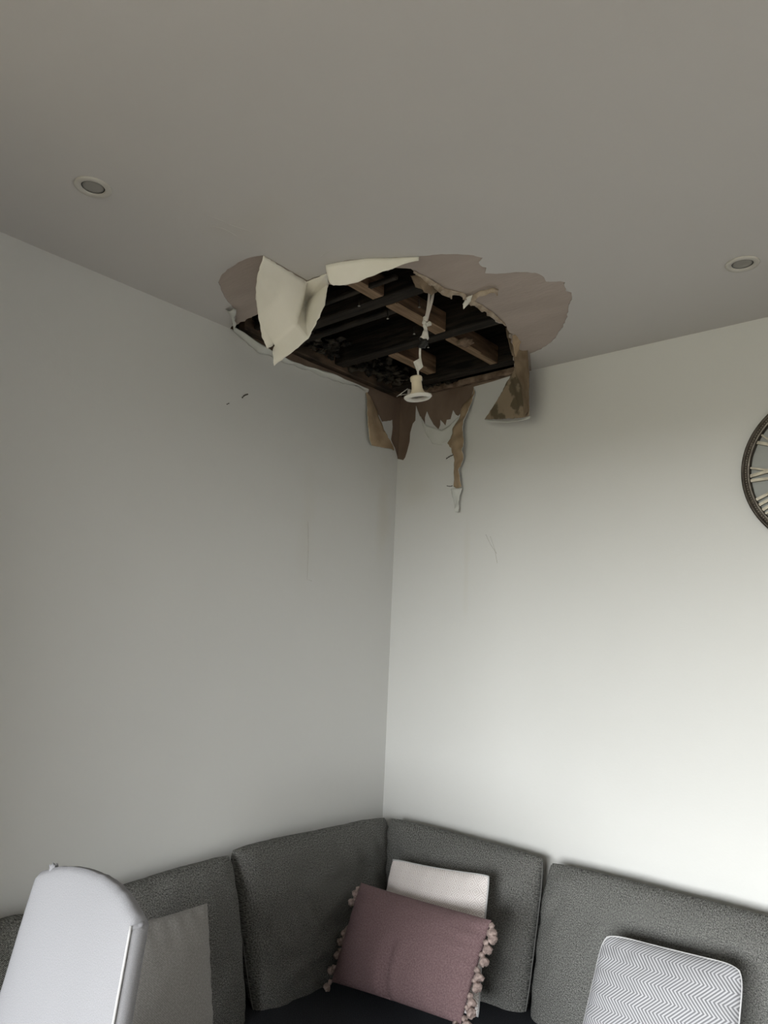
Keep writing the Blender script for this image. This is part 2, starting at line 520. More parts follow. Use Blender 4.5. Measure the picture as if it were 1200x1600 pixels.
# unseen block added beside the camera to keep window light off the left-hand wall
bm = bmesh.new(); box(bm, (0.002, -3.9, 0), (0.52, -2.1, HC - 0.001), 0.002, 1); struct(mesh_obj('wall_light_blocker', bm, M_wall, smooth=False))
# wall behind the camera with the window opening
y1, y0 = YB, YB - 0.12
bm = bmesh.new()
box(bm, (0, y0, 0), (WX0, y1, HC + 0.3)); box(bm, (WX1, y0, 0), (XR, y1, HC + 0.3))
box(bm, (WX0, y0, 0), (WX1, y1, WZ0)); box(bm, (WX0, y0, WZ1), (WX1, y1, HC + 0.3))
struct(mesh_obj('wall_front', bm, M_wall, smooth=False))
bm = bmesh.new()
fy0, fy1 = y0 + 0.03, y0 + 0.08
for (a, b_) in (((WX0, WZ0), (WX1, WZ0 + 0.05)), ((WX0, WZ1 - 0.05), (WX1, WZ1)), ((WX0, WZ0), (WX0 + 0.05, WZ1)), ((WX1 - 0.05, WZ0), (WX1, WZ1)), (((WX0 + WX1) / 2 - 0.03, WZ0), ((WX0 + WX1) / 2 + 0.03, WZ1))):
    box(bm, (a[0], fy0, a[1]), (b_[0], fy1, b_[1]))
win = struct(mesh_obj('window_1', bm, M_trim, smooth=False))
bm = bmesh.new(); box(bm, (WX0 + 0.04, y0 + 0.05, WZ0 + 0.04), (WX1 - 0.04, y0 + 0.054, WZ1 - 0.04))
mesh_obj('glass_pane', bm, M_glass, win, smooth=False)
bm = bmesh.new(); box(bm, (0.001, YB, 0), (0.018, 0, 0.12), 0.004); struct(mesh_obj('baseboard_left', bm, M_trim, smooth=False))
bm = bmesh.new(); box(bm, (0.019, -0.018, 0), (XR, -0.001, 0.12), 0.004); struct(mesh_obj('baseboard_back', bm, M_trim, smooth=False))

# ------------------------------------------------------------ ceiling void
ZU = HC + 0.0135                       # underside of joists
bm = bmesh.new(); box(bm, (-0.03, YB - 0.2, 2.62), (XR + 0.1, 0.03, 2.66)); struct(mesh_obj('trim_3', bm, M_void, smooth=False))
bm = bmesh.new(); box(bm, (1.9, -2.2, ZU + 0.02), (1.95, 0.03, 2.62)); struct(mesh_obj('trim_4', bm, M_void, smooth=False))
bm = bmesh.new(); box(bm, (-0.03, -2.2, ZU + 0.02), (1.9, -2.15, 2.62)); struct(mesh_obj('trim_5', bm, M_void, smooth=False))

def rough_beam(name, lo, hi, mat, label, group, seed=0, amp=0.002):
    lo, hi = Vector(lo), Vector(hi)
    ax = max(range(3), key=lambda i: hi[i] - lo[i])
    bm = bmesh.new()
    box(bm, lo, hi, 0.003, 1)
    n = int((hi[ax] - lo[ax]) / 0.05)
    for i in range(1, n):
        co = Vector(lo); co[ax] = lo[ax] + (hi[ax] - lo[ax]) * i / n
        no = Vector((0, 0, 0)); no[ax] = 1
        bmesh.ops.bisect_plane(bm, geom=bm.verts[:] + bm.edges[:] + bm.faces[:], plane_co=co, plane_no=no)
    for v in bm.verts:
        q = v.co * 14 + Vector((seed, seed * 2.1, 0))
        v.co += Vector((noise.noise(q), noise.noise(q + Vector((9, 3, 1))), noise.noise(q + Vector((2, 8, 5))) * 0.5)) * amp
    o = mesh_obj(name, bm, [mat, M_nog_lit], smooth=False)
    if name == 'noggin':        # undersides painted paler, standing in for bounce light off the floor
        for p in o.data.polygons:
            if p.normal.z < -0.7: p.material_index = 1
    return tag(o, label, name.replace('_', ' '), group)

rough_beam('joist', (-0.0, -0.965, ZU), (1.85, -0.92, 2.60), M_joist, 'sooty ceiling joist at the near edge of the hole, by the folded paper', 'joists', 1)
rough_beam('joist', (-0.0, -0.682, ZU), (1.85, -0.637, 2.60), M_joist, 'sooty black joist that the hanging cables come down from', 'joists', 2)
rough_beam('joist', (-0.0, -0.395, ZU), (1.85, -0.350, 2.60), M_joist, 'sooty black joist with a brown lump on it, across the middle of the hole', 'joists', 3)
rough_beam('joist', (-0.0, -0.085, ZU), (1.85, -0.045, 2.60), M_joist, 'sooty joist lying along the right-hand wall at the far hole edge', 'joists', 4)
nz = ZU + 0.062
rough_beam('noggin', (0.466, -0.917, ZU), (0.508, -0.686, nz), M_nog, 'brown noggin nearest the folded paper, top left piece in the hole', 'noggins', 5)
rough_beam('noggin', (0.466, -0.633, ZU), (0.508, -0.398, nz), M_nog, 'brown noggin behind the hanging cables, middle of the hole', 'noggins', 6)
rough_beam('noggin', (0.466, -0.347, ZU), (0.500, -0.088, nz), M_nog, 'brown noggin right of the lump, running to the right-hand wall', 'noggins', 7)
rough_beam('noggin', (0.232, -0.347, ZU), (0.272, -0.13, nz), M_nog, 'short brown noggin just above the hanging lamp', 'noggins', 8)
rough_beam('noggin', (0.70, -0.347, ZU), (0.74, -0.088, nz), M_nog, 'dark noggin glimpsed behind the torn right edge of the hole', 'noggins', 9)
rough_beam('lath', (0.03, -0.752, ZU), (0.60, -0.735, ZU + 0.012), M_joist, 'thin grey lath crossing the hole beside the folded paper', None, 10)
rough_beam('lath', (0.02, -0.60, ZU + 0.004), (0.47, -0.575, ZU + 0.016), M_joist, 'thin dark lath under the middle joist at left of the hole', None, 11)
rough_beam('batten', (0.0, -0.79, HC + 0.001), (0.03, -0.02, HC + 0.05), M_batten, 'dark brown timber along the left-hand wall edge of the hole', None, 12, 0.005)
rough_beam('batten', (0.03, -0.022, HC - 0.004), (0.545, -0.003, HC + 0.018), M_chunk, 'reddish brown batten along the right-hand wall edge of the hole', None, 13, 0.003)

def lump(bm, c, r, seed, sub=2):
    res = bmesh.ops.create_icosphere(bm, subdivisions=sub, radius=1)
    for v in res['verts']:
        d = v.co.normalized()
        k = 1 + 0.55 * noise.noise(d * 2.1 + Vector((seed, seed * 3, 1)))
        v.co = Vector(c) + Vector((d.x * r[0], d.y * r[1], d.z * r[2])) * k

random.seed(3)
bm = bmesh.new()
def crumb(c, r, seed):
    res = bmesh.ops.create_icosphere(bm, subdivisions=2, radius=1)
    sx_, sy_, sz_ = random.uniform(.6, 1.6), random.uniform(.6, 1.8), random.uniform(.25, .7)
    rot = Matrix.Rotation(random.uniform(0, 6), 3, 'Z') @ Matrix.Rotation(random.uniform(-.6, .6), 3, 'X')
    for v in res['verts']:
        d = v.co.normalized()
        k = 1 + 1.1 * noise.noise(d * 2.3 + Vector((seed, seed * 3, 1))) + 0.4 * noise.noise(d * 6 + Vector((seed, 0, 1)))
        v.co = Vector(c) + rot @ Vector((d.x * r * sx_, d.y * r * sy_, d.z * r * sz_)) * k
for i in range(260):
    y = random.choice((random.uniform(-0.62, -0.42), random.uniform(-0.33, -0.10), random.uniform(-0.75, -0.70), random.uniform(-0.33, -0.10)))
    x = 0.034 + abs(random.gauss(0, 0.045))
    crumb((x, y, HC + 0.017 + random.uniform(0, 0.05)), random.uniform(0.004, 0.017), i)
for i in range(60):
    crumb((random.uniform(0.05, 0.30), -0.034 - random.uniform(0, 0.008), HC + 0.008 + random.uniform(0, 0.008)), random.uniform(0.003, 0.007), i)
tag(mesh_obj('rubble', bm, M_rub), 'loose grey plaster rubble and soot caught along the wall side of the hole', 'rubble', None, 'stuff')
bm = bmesh.new(); c = at(727, 535, 'z', ZU - 0.008); lump(bm, c, (0.026, 0.02, 0.012), 5, 3)
tag(mesh_obj('plaster_lump', bm, M_chunk), 'brown lump of plaster stuck under the middle joist', 'plaster lump')

# nails in the joists
def nail(px, py, label, z=ZU):
    c = at(px, py, 'z', z - 0.018)
    bm = bmesh.new()
    lathe(bm, [(0, -0.001), (0.0036, -0.001), (0.0036, 0.001), (0.0013, 0.0018), (0.0013, 0.025), (0, 0.025)], Matrix.Translation(c) @ Matrix.Rotation(0.1, 4, 'X'), 10)
    tag(mesh_obj('nail', bm, M_steel), label, 'nail', 'nails under the joists')
nail(655, 480, 'nail hanging below the joist left of the hanging cables')
nail(606, 498, 'nail at the left end of the middle noggin')
nail(647, 522, 'nail under the middle noggin just left of the black connector')
nail(669, 543, 'nail between the black connector and the wrapped tape, to their right')
nail(561, 478, 'nail under the upper left noggin')

# ------------------------------------------------------------ torn paper
def sheet_from(name, verts, faces, mat, label, th=0.0012, sub=3, amp=0.004, freq=14, seed=0, parent=None, back=None, cat='torn paper'):
    bm = bmesh.new()
    vs = [bm.verts.new(Vector(v)) for v in verts]
    for f_ in faces: bm.faces.new([vs[i] for i in f_])
    bmesh.ops.triangulate(bm, faces=[f for f in bm.faces if len(f.verts) > 4])
    for _ in range(sub):
        bmesh.ops.subdivide_edges(bm, edges=bm.edges[:], cuts=1, use_grid_fill=True)
    bmesh.ops.recalc_face_normals(bm, faces=bm.faces)
    bm.normal_update()
    disp = {}
    for v in bm.verts:
        q = v.co * freq + Vector((seed * 3.7, seed, 0))
        edge = any(ed.is_boundary for ed in v.link_edges)
        d = v.normal * noise.noise(q) * amp
        if edge:
            q2 = v.co * 90 + Vector((seed, 0, 0))
            d += Vector((noise.noise(q2), noise.noise(q2 + Vector((4, 4, 4))), noise.noise(q2 + Vector((8, 1, 8))))) * 0.0025
        disp[v] = d
    for v, d in disp.items(): v.co += d
    o = mesh_obj(name, bm, [mat, back] if back else mat, parent)
    m = o.modifiers.new('thickness', 'SOLIDIFY')
    m.thickness = th
    m.offset = 0
    if back:
        m.material_offset = 1
        m.material_offset_rim = 1
    if label: tag(o, label, cat)
    return o

# big folded flap hanging from the ceiling
A = C(412, 399); B = C(479, 440); D = C(510, 427)
def yv(px, py, y): return at(px, py, 'y', y)
V = [A, C(445, 420), B,                                   # 0..2 hinge, left leaf
     yv(401, 437, -1.03), yv(399, 463, -1.00), yv(403, 492, -0.975), yv(410, 525, -0.95), yv(417, 546, -0.94),   # 3..7 left edge down to tip
     yv(428, 538, -0.92), yv(463, 506, -0.90),            # 8..9 fold foot
     yv(432, 470, -0.955),                                # 10 middle of leaf
     D, C(514, 443), yv(507, 477, -0.885), yv(496, 502, -0.90), yv(482, 528, -0.90), yv(448, 556, -0.915), yv(428, 571, -0.93),   # 11..17
     yv(426, 549, -0.945), yv(477, 470, -0.835), yv(478, 505, -0.855)]     # 18, 19 shaded crease, 20
F1 = [(0, 3, 10, 1), (3, 4, 5, 10), (5, 6, 7, 8), (5, 8, 9, 10), (1, 10, 9, 2)]
F2 = [(2, 19, 11), (11, 19, 12), (12, 19, 13), (13, 19, 20, 14), (14, 20, 15), (2, 9, 19), (9, 20, 19), (9, 15, 20), (9, 8, 16, 15), (8, 18, 17, 16)]
sheet_from('paper_flap', V, F1 + F2, M_paper, 'big folded cream paper flap hanging in two points from the left of the hole', sub=3, amp=0.004, freq=9, seed=1)

def loft(name, A_, B_, mat, label, n=8, bulge=None, amp=0.003, freq=18, seed=0, th=0.0012, cat='torn paper', back=None, k=5):
    """ribbon between two polylines, bowed by the bulge vector"""
    PA, PB = smoothpath(A_, k), smoothpath(B_, k)
    bulge = Vector(bulge or (0, 0, 0))
    bm = bmesh.new()
    rows = []
    for a, b_ in zip(PA, PB):
        row = []
        for j in range(n + 1):
            t = j / n
            p = a.lerp(b_, t) + bulge * math.sin(math.pi * t)
            q = p * freq + Vector((seed, seed * 2, 0))
            p = p + Vector((noise.noise(q), noise.noise(q + Vector((7, 1, 3))), noise.noise(q + Vector((1, 9, 3))))) * amp * (0.3 + t)
            if j == n:
                q = p * 110
                p = p + Vector((noise.noise(q), noise.noise(q + Vector((3, 3, 3))), noise.noise(q + Vector((6, 2, 1))))) * 0.004
            row.append(bm.verts.new(p))
        rows.append(row)
    for i in range(len(rows) - 1):
        for j in range(n):
            bm.faces.new((rows[i][j], rows[i][j + 1], rows[i + 1][j + 1], rows[i + 1][j]))
    o = mesh_obj(name, bm, [mat, back] if back else mat)
    m = o.modifiers.new('thickness', 'SOLIDIFY'); m.thickness = th; m.offset = 0
    if back: m.material_offset = 1
    return tag(o, label, cat)

# bright drooping lip of ceiling paper
top = [(509, 414), (540, 408), (575, 404), (610, 403), (655, 401)]
low = [(516, 444), (542, 446), (572, 434), (603, 422), (655, 402)]
drop = [0.05, 0.055, 0.045, 0.03, 0.002]
LA = [C(*p) + Vector((0, 0, -0.0005)) for p in top]
LB = [at(*p, 'z', HC - d) for p, d in zip(low, drop)]
loft('paper_flap', LA, LB, M_paper, 'bright cream lip of ceiling paper drooping along the top of the hole', bulge=(0, 0.0, -0.008), amp=0.003, seed=3)

# small curled scraps on the right lip
for i, (pp, lab, mt) in enumerate([([(728, 465), (738, 462), (734, 474), (724, 483), (723, 476)], 'tiny white paper scrap curling at the right lip of the hole', M_paper)]):
    vs = [at(*p, 'z', HC - 0.006 * (k % 2) - 0.004) for k, p in enumerate(pp)]
    sheet_from('paper_scrap', vs, [tuple(range(len(vs)))], mt, lab, sub=2, amp=0.004, freq=40, seed=i)
# torn board paper rolled along right edge of the hole
E0 = [(650, 425), (665, 432), (680, 440), (700, 452), (722, 458), (740, 470), (762, 482), (775, 492), (788, 505)]
E1 = [(646, 428), (664, 440), (682, 452), (701, 461), (720, 463), (734, 476), (757, 488), (771, 497), (789, 511)]
loft('board_paper_curl', [C(*p) for p in E0], [at(*p, 'z', HC - 0.006 + 0.004 * (i % 2)) for i, p in enumerate(E1)], M_curl, 'tan curl of board paper along the right lip of the hole', bulge=(0, 0, -0.003), amp=0.010, freq=60, seed=9)
E0 = [(735, 462), (748, 456), (760, 452), (772, 450), (779, 452)]
E1 = [(738, 470), (750, 464), (756, 461), (770, 455), (777, 460)]
loft('board_paper_curl', [C(*p) for p in E0], [at(*p, 'z', HC - 0.012) for p in E1], M_curl, 'thin twisted curl of brown paper lying on the bare board', bulge=(0, 0, -0.004), amp=0.006, freq=50, seed=11, n=4)
vs = [C(641, 432), C(652, 430), C(672, 437), C(683, 455), at(676, 462, 'z', HC - 0.02), at(662, 456, 'z', HC - 0.025), at(648, 450, 'z', HC - 0.01)]
sheet_from('board_paper_curl', vs, [tuple(range(7))], M_strip, 'brown tongue of board paper just above where the cables hang', sub=3, amp=0.008, freq=35, seed=4)

# hanging pieces at the right end of the hole
def hang(pp, off, wall='y'):
    return [at(px, py, wall, -o_ if wall == 'y' else o_) for (px, py), o_ in zip(pp, off)]
pp = [(800, 583), (812, 560), (822, 556), (826, 600), (827, 650), (815, 653), (790, 655), (757, 655), (770, 635), (785, 612), (797, 590)]
of = [0.09, 0.10, 0.10, 0.10, 0.10, 0.09, 0.07, 0.05, 0.06, 0.07, 0.08]
sheet_from('hanging_board_paper', hang(pp, of), [(0, 1, 2, 3), (0, 3, 4, 5), (0, 5, 6, 9, 10), (6, 7, 8, 9)], M_patchy, 'wide triangular brown piece hanging at the right end of the hole', sub=4, amp=0.006, freq=12, seed=6, th=0.002)
pp = [(790, 512), (802, 516), (818, 524), (824, 540), (826, 565), (826, 640), (818, 650), (815, 600), (806, 585), (803, 560), (796, 540)]
of = [0.30, 0.27, 0.20, 0.16, 0.14, 0.125, 0.115, 0.115, 0.12, 0.16, 0.24]
sheet_from('hanging_board_paper', hang(pp, of), [(0, 1, 9, 10), (1, 2, 3, 9), (9, 3, 4, 8), (8, 4, 5, 7), (7, 5, 6)], M_strip, 'long narrow brown strip curling down from the right corner of the hole', sub=3, amp=0.007, freq=14, seed=7, th=0.002)
pp = [(802, 524), (812, 520), (816, 530), (812, 545), (806, 557), (803, 548)]
of = [0.26, 0.24, 0.20, 0.19, 0.19, 0.21]
sheet_from('hanging_board_paper', hang([(a - 1, b_) for a, b_ in pp], [o_ + 0.03 for o_ in of]), [tuple(range(6))], M_tan, 'small tan tongue curling over the right corner of the hole', sub=3, amp=0.005, freq=25, seed=8)
pp = [(757, 655), (785, 657), (815, 655), (828, 650)]
loft('paper_flap', hang(pp, [0.052, 0.072, 0.092, 0.10]), hang([(760, 658), (786, 661), (812, 658), (829, 653)], [0.058, 0.078, 0.098, 0.10]), M_wpaper, 'white torn edge under the wide triangular brown piece', n=3, amp=0.002)

# long dangling tan strip with grey tip on the right-hand wall
pp = [(741, 605), (737, 625), (728, 650), (722, 672), (725, 690), (724, 710), (718, 735), (722, 760), (712, 765), (707, 760), (710, 730), (705, 700), (699, 692), (712, 665), (722, 640), (733, 620)]
of = [0.012, 0.02, 0.03, 0.035, 0.035, 0.03, 0.025, 0.02, 0.012, 0.008, 0.015, 0.02, 0.012, 0.012, 0.012, 0.008]
vs = hang(pp, of)
sheet_from('hanging_wallpaper', vs, [(0, 1, 14, 15), (1, 2, 13, 14), (2, 3, 12, 13), (3, 4, 11, 12), (4, 5, 10, 11), (5, 6, 10), (6, 7, 8, 9), (6, 9, 10)], M_tan, 'long tan strip of torn wallpaper dangling down the right-hand wall', sub=3, amp=0.012, freq=30, seed=12, back=M_wpaper)
pp = [(704, 764), (722, 762), (718, 775), (716, 800), (712, 801), (709, 785)]
sheet_from('wallpaper_tip', hang(pp, [0.01, 0.018, 0.02, 0.02, 0.018, 0.015]), [(0, 1, 2, 5), (5, 2, 3, 4)], M_wpaper, 'grey pointed tip at the very end of the dangling strip', sub=3, amp=0.006, freq=45, seed=13)
# folded strip left of the corner
pp = [(572, 607), (579, 620), (590, 643), (600, 672), (611, 690), (617, 704), (612, 702), (580, 696), (577, 685), (574, 660), (573, 630)]
of = [0.004, 0.006, 0.010, 0.015, 0.012, 0.005, 0.010, 0.014, 0.016, 0.014, 0.008]
sheet_from('hanging_wallpaper', hang(pp, of, 'x'), [(0, 1, 10), (1, 2, 9, 10), (2, 3, 8, 9), (3, 4, 5, 6), (3, 6, 7, 8)], M_tan, 'folded tan piece of wallpaper peeling left of the room corner', sub=3, amp=0.005, freq=25, seed=14, back=M_wpaper)
# crumpled wallpaper lip along the left-hand wall
A_ = [(360, 506), (380, 519), (405, 535), (430, 551), (468, 569), (500, 577), (520, 584), (545, 596), (572, 606)]
B_ = [(366, 520), (384, 534), (408, 551), (436, 564), (466, 573), (494, 584), (521, 595), (545, 600), (573, 612)]
loft('wallpaper_lip', [at(*p, 'x', 0.024) for p in A_], [at(*p, 'x', 0.002) for p in B_], M_wpaper, 'crumpled grey wallpaper lip along the top of the left-hand wall', bulge=(0.012, 0, 0), amp=0.009, freq=22, seed=16, n=10)
A_ = [(352, 482), (360, 492), (364, 506), (366, 512)]
B_ = [(366, 485), (367, 496), (367, 506), (368, 514)]
loft('wallpaper_lip', [C(*p) + Vector((0, 0, -0.001)) for p in A_], [at(*p, 'z', HC - 0.012) for p in B_], M_wpaper, 'small puckered paper fold at the left tip of the hole', bulge=(0, 0, -0.006), amp=0.006, freq=40, seed=17)
# jagged paper remnants standing off the right wall
for k, (pp, lab) in enumerate([([(655, 648), (658, 652), (665, 664), (690, 672), (703, 664), (716, 651), (703, 690), (690, 696), (676, 694), (665, 676)], 'pale ragged wallpaper bulging under the toothed brown board')]):
    vs = hang(pp, [0.002, 0.003, 0.006, 0.005, 0.006, 0.003, 0.001, 0.001, 0.001, 0.001])
    sheet_from('paper_scrap', vs, [tuple(range(len(vs)))], M_wpaper, lab, sub=3, amp=0.002, freq=40, seed=20 + k)

# small marks: dried dirt on the walls
def mark(pts, wall, wd, label):
    P = [at(px, py, wall, -0.0006 if wall == 'y' else 0.0006) for px, py in pts]
    bm = bmesh.new()
    tube(bm, smoothpath(P, 4), [wd * (0.35 + 0.65 * abs(math.sin(i * 1.7))) for i in range((len(P) - 1) * 4 + 1)], 6)
    tag(mesh_obj('scuff_mark', bm, M_mark), label, 'scuff mark')
mark([(697, 717), (703, 713), (708, 711)], 'y', 0.0026, 'dark short mark beside the dangling tan strip')
mark([(698, 759), (703, 760), (707, 759)], 'y', 0.0018, 'small black dash just left of the grey tip of the strip')
mark([(378, 622), (382, 618), (387, 616)], 'x', 0.0028, 'small dark fleck high on the left-hand wall')
mark([(354, 632), (358, 630)], 'x', 0.0018, 'tiny dark speck lower left of the fleck on the left-hand wall')
M_scr = noise_mat('faint_scratch', (0.42, 0.40, 0.36), (0.5, 0.48, 0.44), scale=80, rough=0.9)
def scratch(pts, wall, wd, label):
    P = [at(px, py, wall, -0.0001 if wall == 'y' else 0.0001) for px, py in pts]
    bm = bmesh.new(); tube(bm, P, wd, 5)
    tag(mesh_obj('scratch', bm, M_scr), label, 'scratch')
scratch([(759, 835), (766, 850), (776, 865)], 'y', 0.0006, 'thin scratch curving on the right-hand wall below the brown piece')
scratch([(766, 838), (773, 858), (777, 880)], 'y', 0.0005, 'second thin scratch on the right-hand wall, running lower than its neighbour')
scratch([(481, 815), (482, 850), (480, 905), (487, 908)], 'x', 0.0006, 'long faint vertical scratch in the middle of the left-hand wall')

def ridge(pts, label):
    P = smoothpath([C(*p) + Vector((0, 0, 0.0004)) for p in pts], 6)
    bm = bmesh.new(); tube(bm, P, [0.0005 + 0.0009 * math.sin(math.pi * i / (len(P) - 1)) for i in range(len(P))], 8)
    tag(mesh_obj('paper_ridge', bm, M_ceil), label, 'paper ridge')
ridge([(318, 335), (345, 344), (362, 352), (393, 362)], 'raised crease in the ceiling paper between the left downlight and the flap')
ridge([(325, 352), (350, 358), (372, 370)], 'shorter raised crease just below the longer ceiling crease')
ridge([(500, 402), (508, 396), (516, 392)], 'small raised crease in the ceiling paper above the bright lip')
# ------------------------------------------------------------ fittings
def downlight(c, label):
    r = empty('downlight', c)
    Mx = Matrix.Translation(c)
    bm = bmesh.new()
    lathe(bm, [(0.0235, 0.0), (0.0245, -0.0028), (0.027, -0.0036), (0.031, -0.0045), (0.036, -0.0035), (0.0375, -0.0015), (0.0372, 0.0)], Mx, 56)
    lathe(bm, [(0.0235, 0.0), (0.0235, 0.006)], Mx, 56)
    mesh_obj('bezel', bm, M_bezel, r)
    bm = bmesh.new()
    lathe(bm, [(0, -0.0012), (0.018, -0.0012), (0.0208, -0.0002), (0.0212, 0.001)], Mx, 48)
    mesh_obj('lamp_lens', bm, M_lens, r)
    bm = bmesh.new()
    lathe(bm, [(0.0235, -0.0004), (0.0212, -0.0004)], Mx, 48)
    mesh_obj('shadow_gap', bm, M_black, r)
    tag(r, label, 'ceiling light')
downlight(C(145.5, 292), 'round recessed downlight in the ceiling at far left')
downlight(C(1160, 412), 'round recessed downlight in the ceiling near the clock, far right')

# dangling downlight on its cables
LX, LY = 0.605, -0.645
def hz(px, py, dx=0.0, dy=0.0):
    """point on the plumb plane through the fitting that faces the camera"""
    n = Vector((CAM.x - LX, CAM.y - LY, 0)).normalized()
    r = ROT @ Vector((px - 600.0, 800.0 - py, -F))
    t = (Vector((LX, LY, 0)) - CAM).dot(n) / r.dot(n)
    return CAM + r * t
base = hz(653, 620)
root = empty('dangling_downlight', base)
tl = Matrix.Translation(base) @ Matrix.Rotation(math.radians(7), 4, 'X') @ Matrix.Rotation(math.radians(-4), 4, 'Y')
bm = bmesh.new()
lathe(bm, [(0.0235, 0.002), (0.0240, -0.004), (0.027, -0.0065), (0.033, -0.0055), (0.0372, -0.001), (0.0365, 0.0015), (0.030, 0.003), (0.022, 0.004)], tl, 56)
mesh_obj('bezel', bm, M_white, root)
bm = bmesh.new(); lathe(bm, [(0, 0.003), (0.0215, 0.003), (0.0235, 0.004)], tl, 40); mesh_obj('lamp_lens', bm, M_lens, root)
bm = bmesh.new()
lathe(bm, [(0.024, 0.003), (0.0215, 0.008), (0.017, 0.014), (0.0145, 0.022), (0.0135, 0.036), (0.0135, 0.042), (0.0155, 0.043), (0.0160, 0.052), (0.0145, 0.055), (0.0, 0.055)], tl, 40)
mesh_obj('lamp_body', bm, M_cream, root)
for sgn, lab in ((-1, 'spring_clip'), (1, 'spring_clip')):
    bm = bmesh.new()
    cr = ROT @ Vector((sgn, 0, 0))
    p0 = base + cr * 0.022 + Vector((0, 0, 0.006))
    if sgn < 0:
        tube(bm, [p0, p0 + Vector((0, 0, 0.014)), p0 + cr * 0.006 + Vector((0, 0, 0.016)), p0 + cr * 0.034 + Vector((0, 0, -0.006))], 0.0012, 8)
        tube(bm, [p0 + cr * 0.004 + Vector((0, 0, 0.002)), p0 + cr * 0.030 + Vector((0, 0, -0.002))], 0.0010, 8)
        box(bm, p0 + Vector((-0.005, -0.004, 0)), p0 + Vector((0.003, 0.004, 0.014)), 0.001)
    else:
        tube(bm, [p0, p0 + Vector((0, 0, 0.004)), p0 + cr * 0.012 + Vector((0, 0, 0.003)), p0 + cr * 0.013], 0.0011, 8)
    mesh_obj(lab, bm, M_steel, root)
bm = bmesh.new()
for k in range(6):
    lump(bm, hz(653 + random.uniform(-5, 5), 595 + random.uniform(-4, 3)), (0.006, 0.006, 0.006), k, 1)
mesh_obj('lamp_holder', bm, M_black, root)
bm = bmesh.new(); tube(bm, smoothpath([hz(654, 592), hz(653, 580), hz(655, 568)], 5), 0.0027, 10)
mesh_obj('lower_wire', bm, M_tape, root)
bm = bmesh.new()
for poly in ([(646, 566), (655, 561), (658, 560), (660, 570), (661, 573), (655, 578), (651, 579)],):
    n = Vector((CAM.x - LX, CAM.y - LY, 0)).normalized()
    f_ = [bm.verts.new(hz(*p) + n * 0.004) for p in poly]; g_ = [bm.verts.new(hz(*p) - n * 0.004) for p in poly]
    bm.faces.new(f_); bm.faces.new(g_[::-1])
    for i in range(len(f_)): bm.faces.new((f_[i], g_[i], g_[(i + 1) % len(f_)], f_[(i + 1) % len(f_)]))
bmesh.ops.recalc_face_normals(bm, faces=bm.faces)
mesh_obj('terminal_block', bm, M_tape, root, smooth=False)
bm = bmesh.new(); tube(bm, smoothpath([hz(657, 565), hz(656, 552), hz(657, 538)], 5), 0.0030, 10); mesh_obj('middle_wire', bm, M_tape, root)
bm = bmesh.new()
c = hz(661, 536)
for k in range(5): lump(bm, c + Vector((random.uniform(-.006, .006), random.uniform(-.004, .004), random.uniform(-.008, .008))), (0.011, 0.010, 0.010), k + 3, 2)
mesh_obj('black_connector', bm, M_black, root)
bm = bmesh.new()
tube(bm, [hz(661, 531), hz(664, 527), hz(664.5, 520), hz(665, 517)], [0.0115, 0.011, 0.008, 0.0065], 7)
mesh_obj('tape_collar', bm, M_tape, root)
bm = bmesh.new()
tube(bm, smoothpath([hz(665, 520), hz(665, 514), hz(663, 508)], 4), 0.0050, 10)
for k, p in enumerate([(663, 504), (664, 500), (668, 507), (671, 506), (665, 497)]): lump(bm, hz(*p), (0.0062, 0.0055, 0.0065), k, 2)
mesh_obj('tape_knot', bm, M_tape, root)
for (p, wd) in (([(671, 456), (670, 468), (669, 478), (667, 490), (664, 500)], 0.0036), ([(677, 455), (675, 468), (672, 480), (669, 490), (666, 502)], 0.0040)):
    bm = bmesh.new(); tube(bm, smoothpath([hz(*q) for q in p], 6), wd, 10); mesh_obj('cable', bm, M_cable, root)
for p in (669, 672, 678):
    bm = bmesh.new(); tube(bm, [hz(p, 457), hz(p + 1, 453), hz(p + 2, 447)], 0.0026, 8); mesh_obj('red_core', bm, M_red, root)
tag(root, 'white downlight dangling from the ceiling hole on taped cables', 'ceiling light')

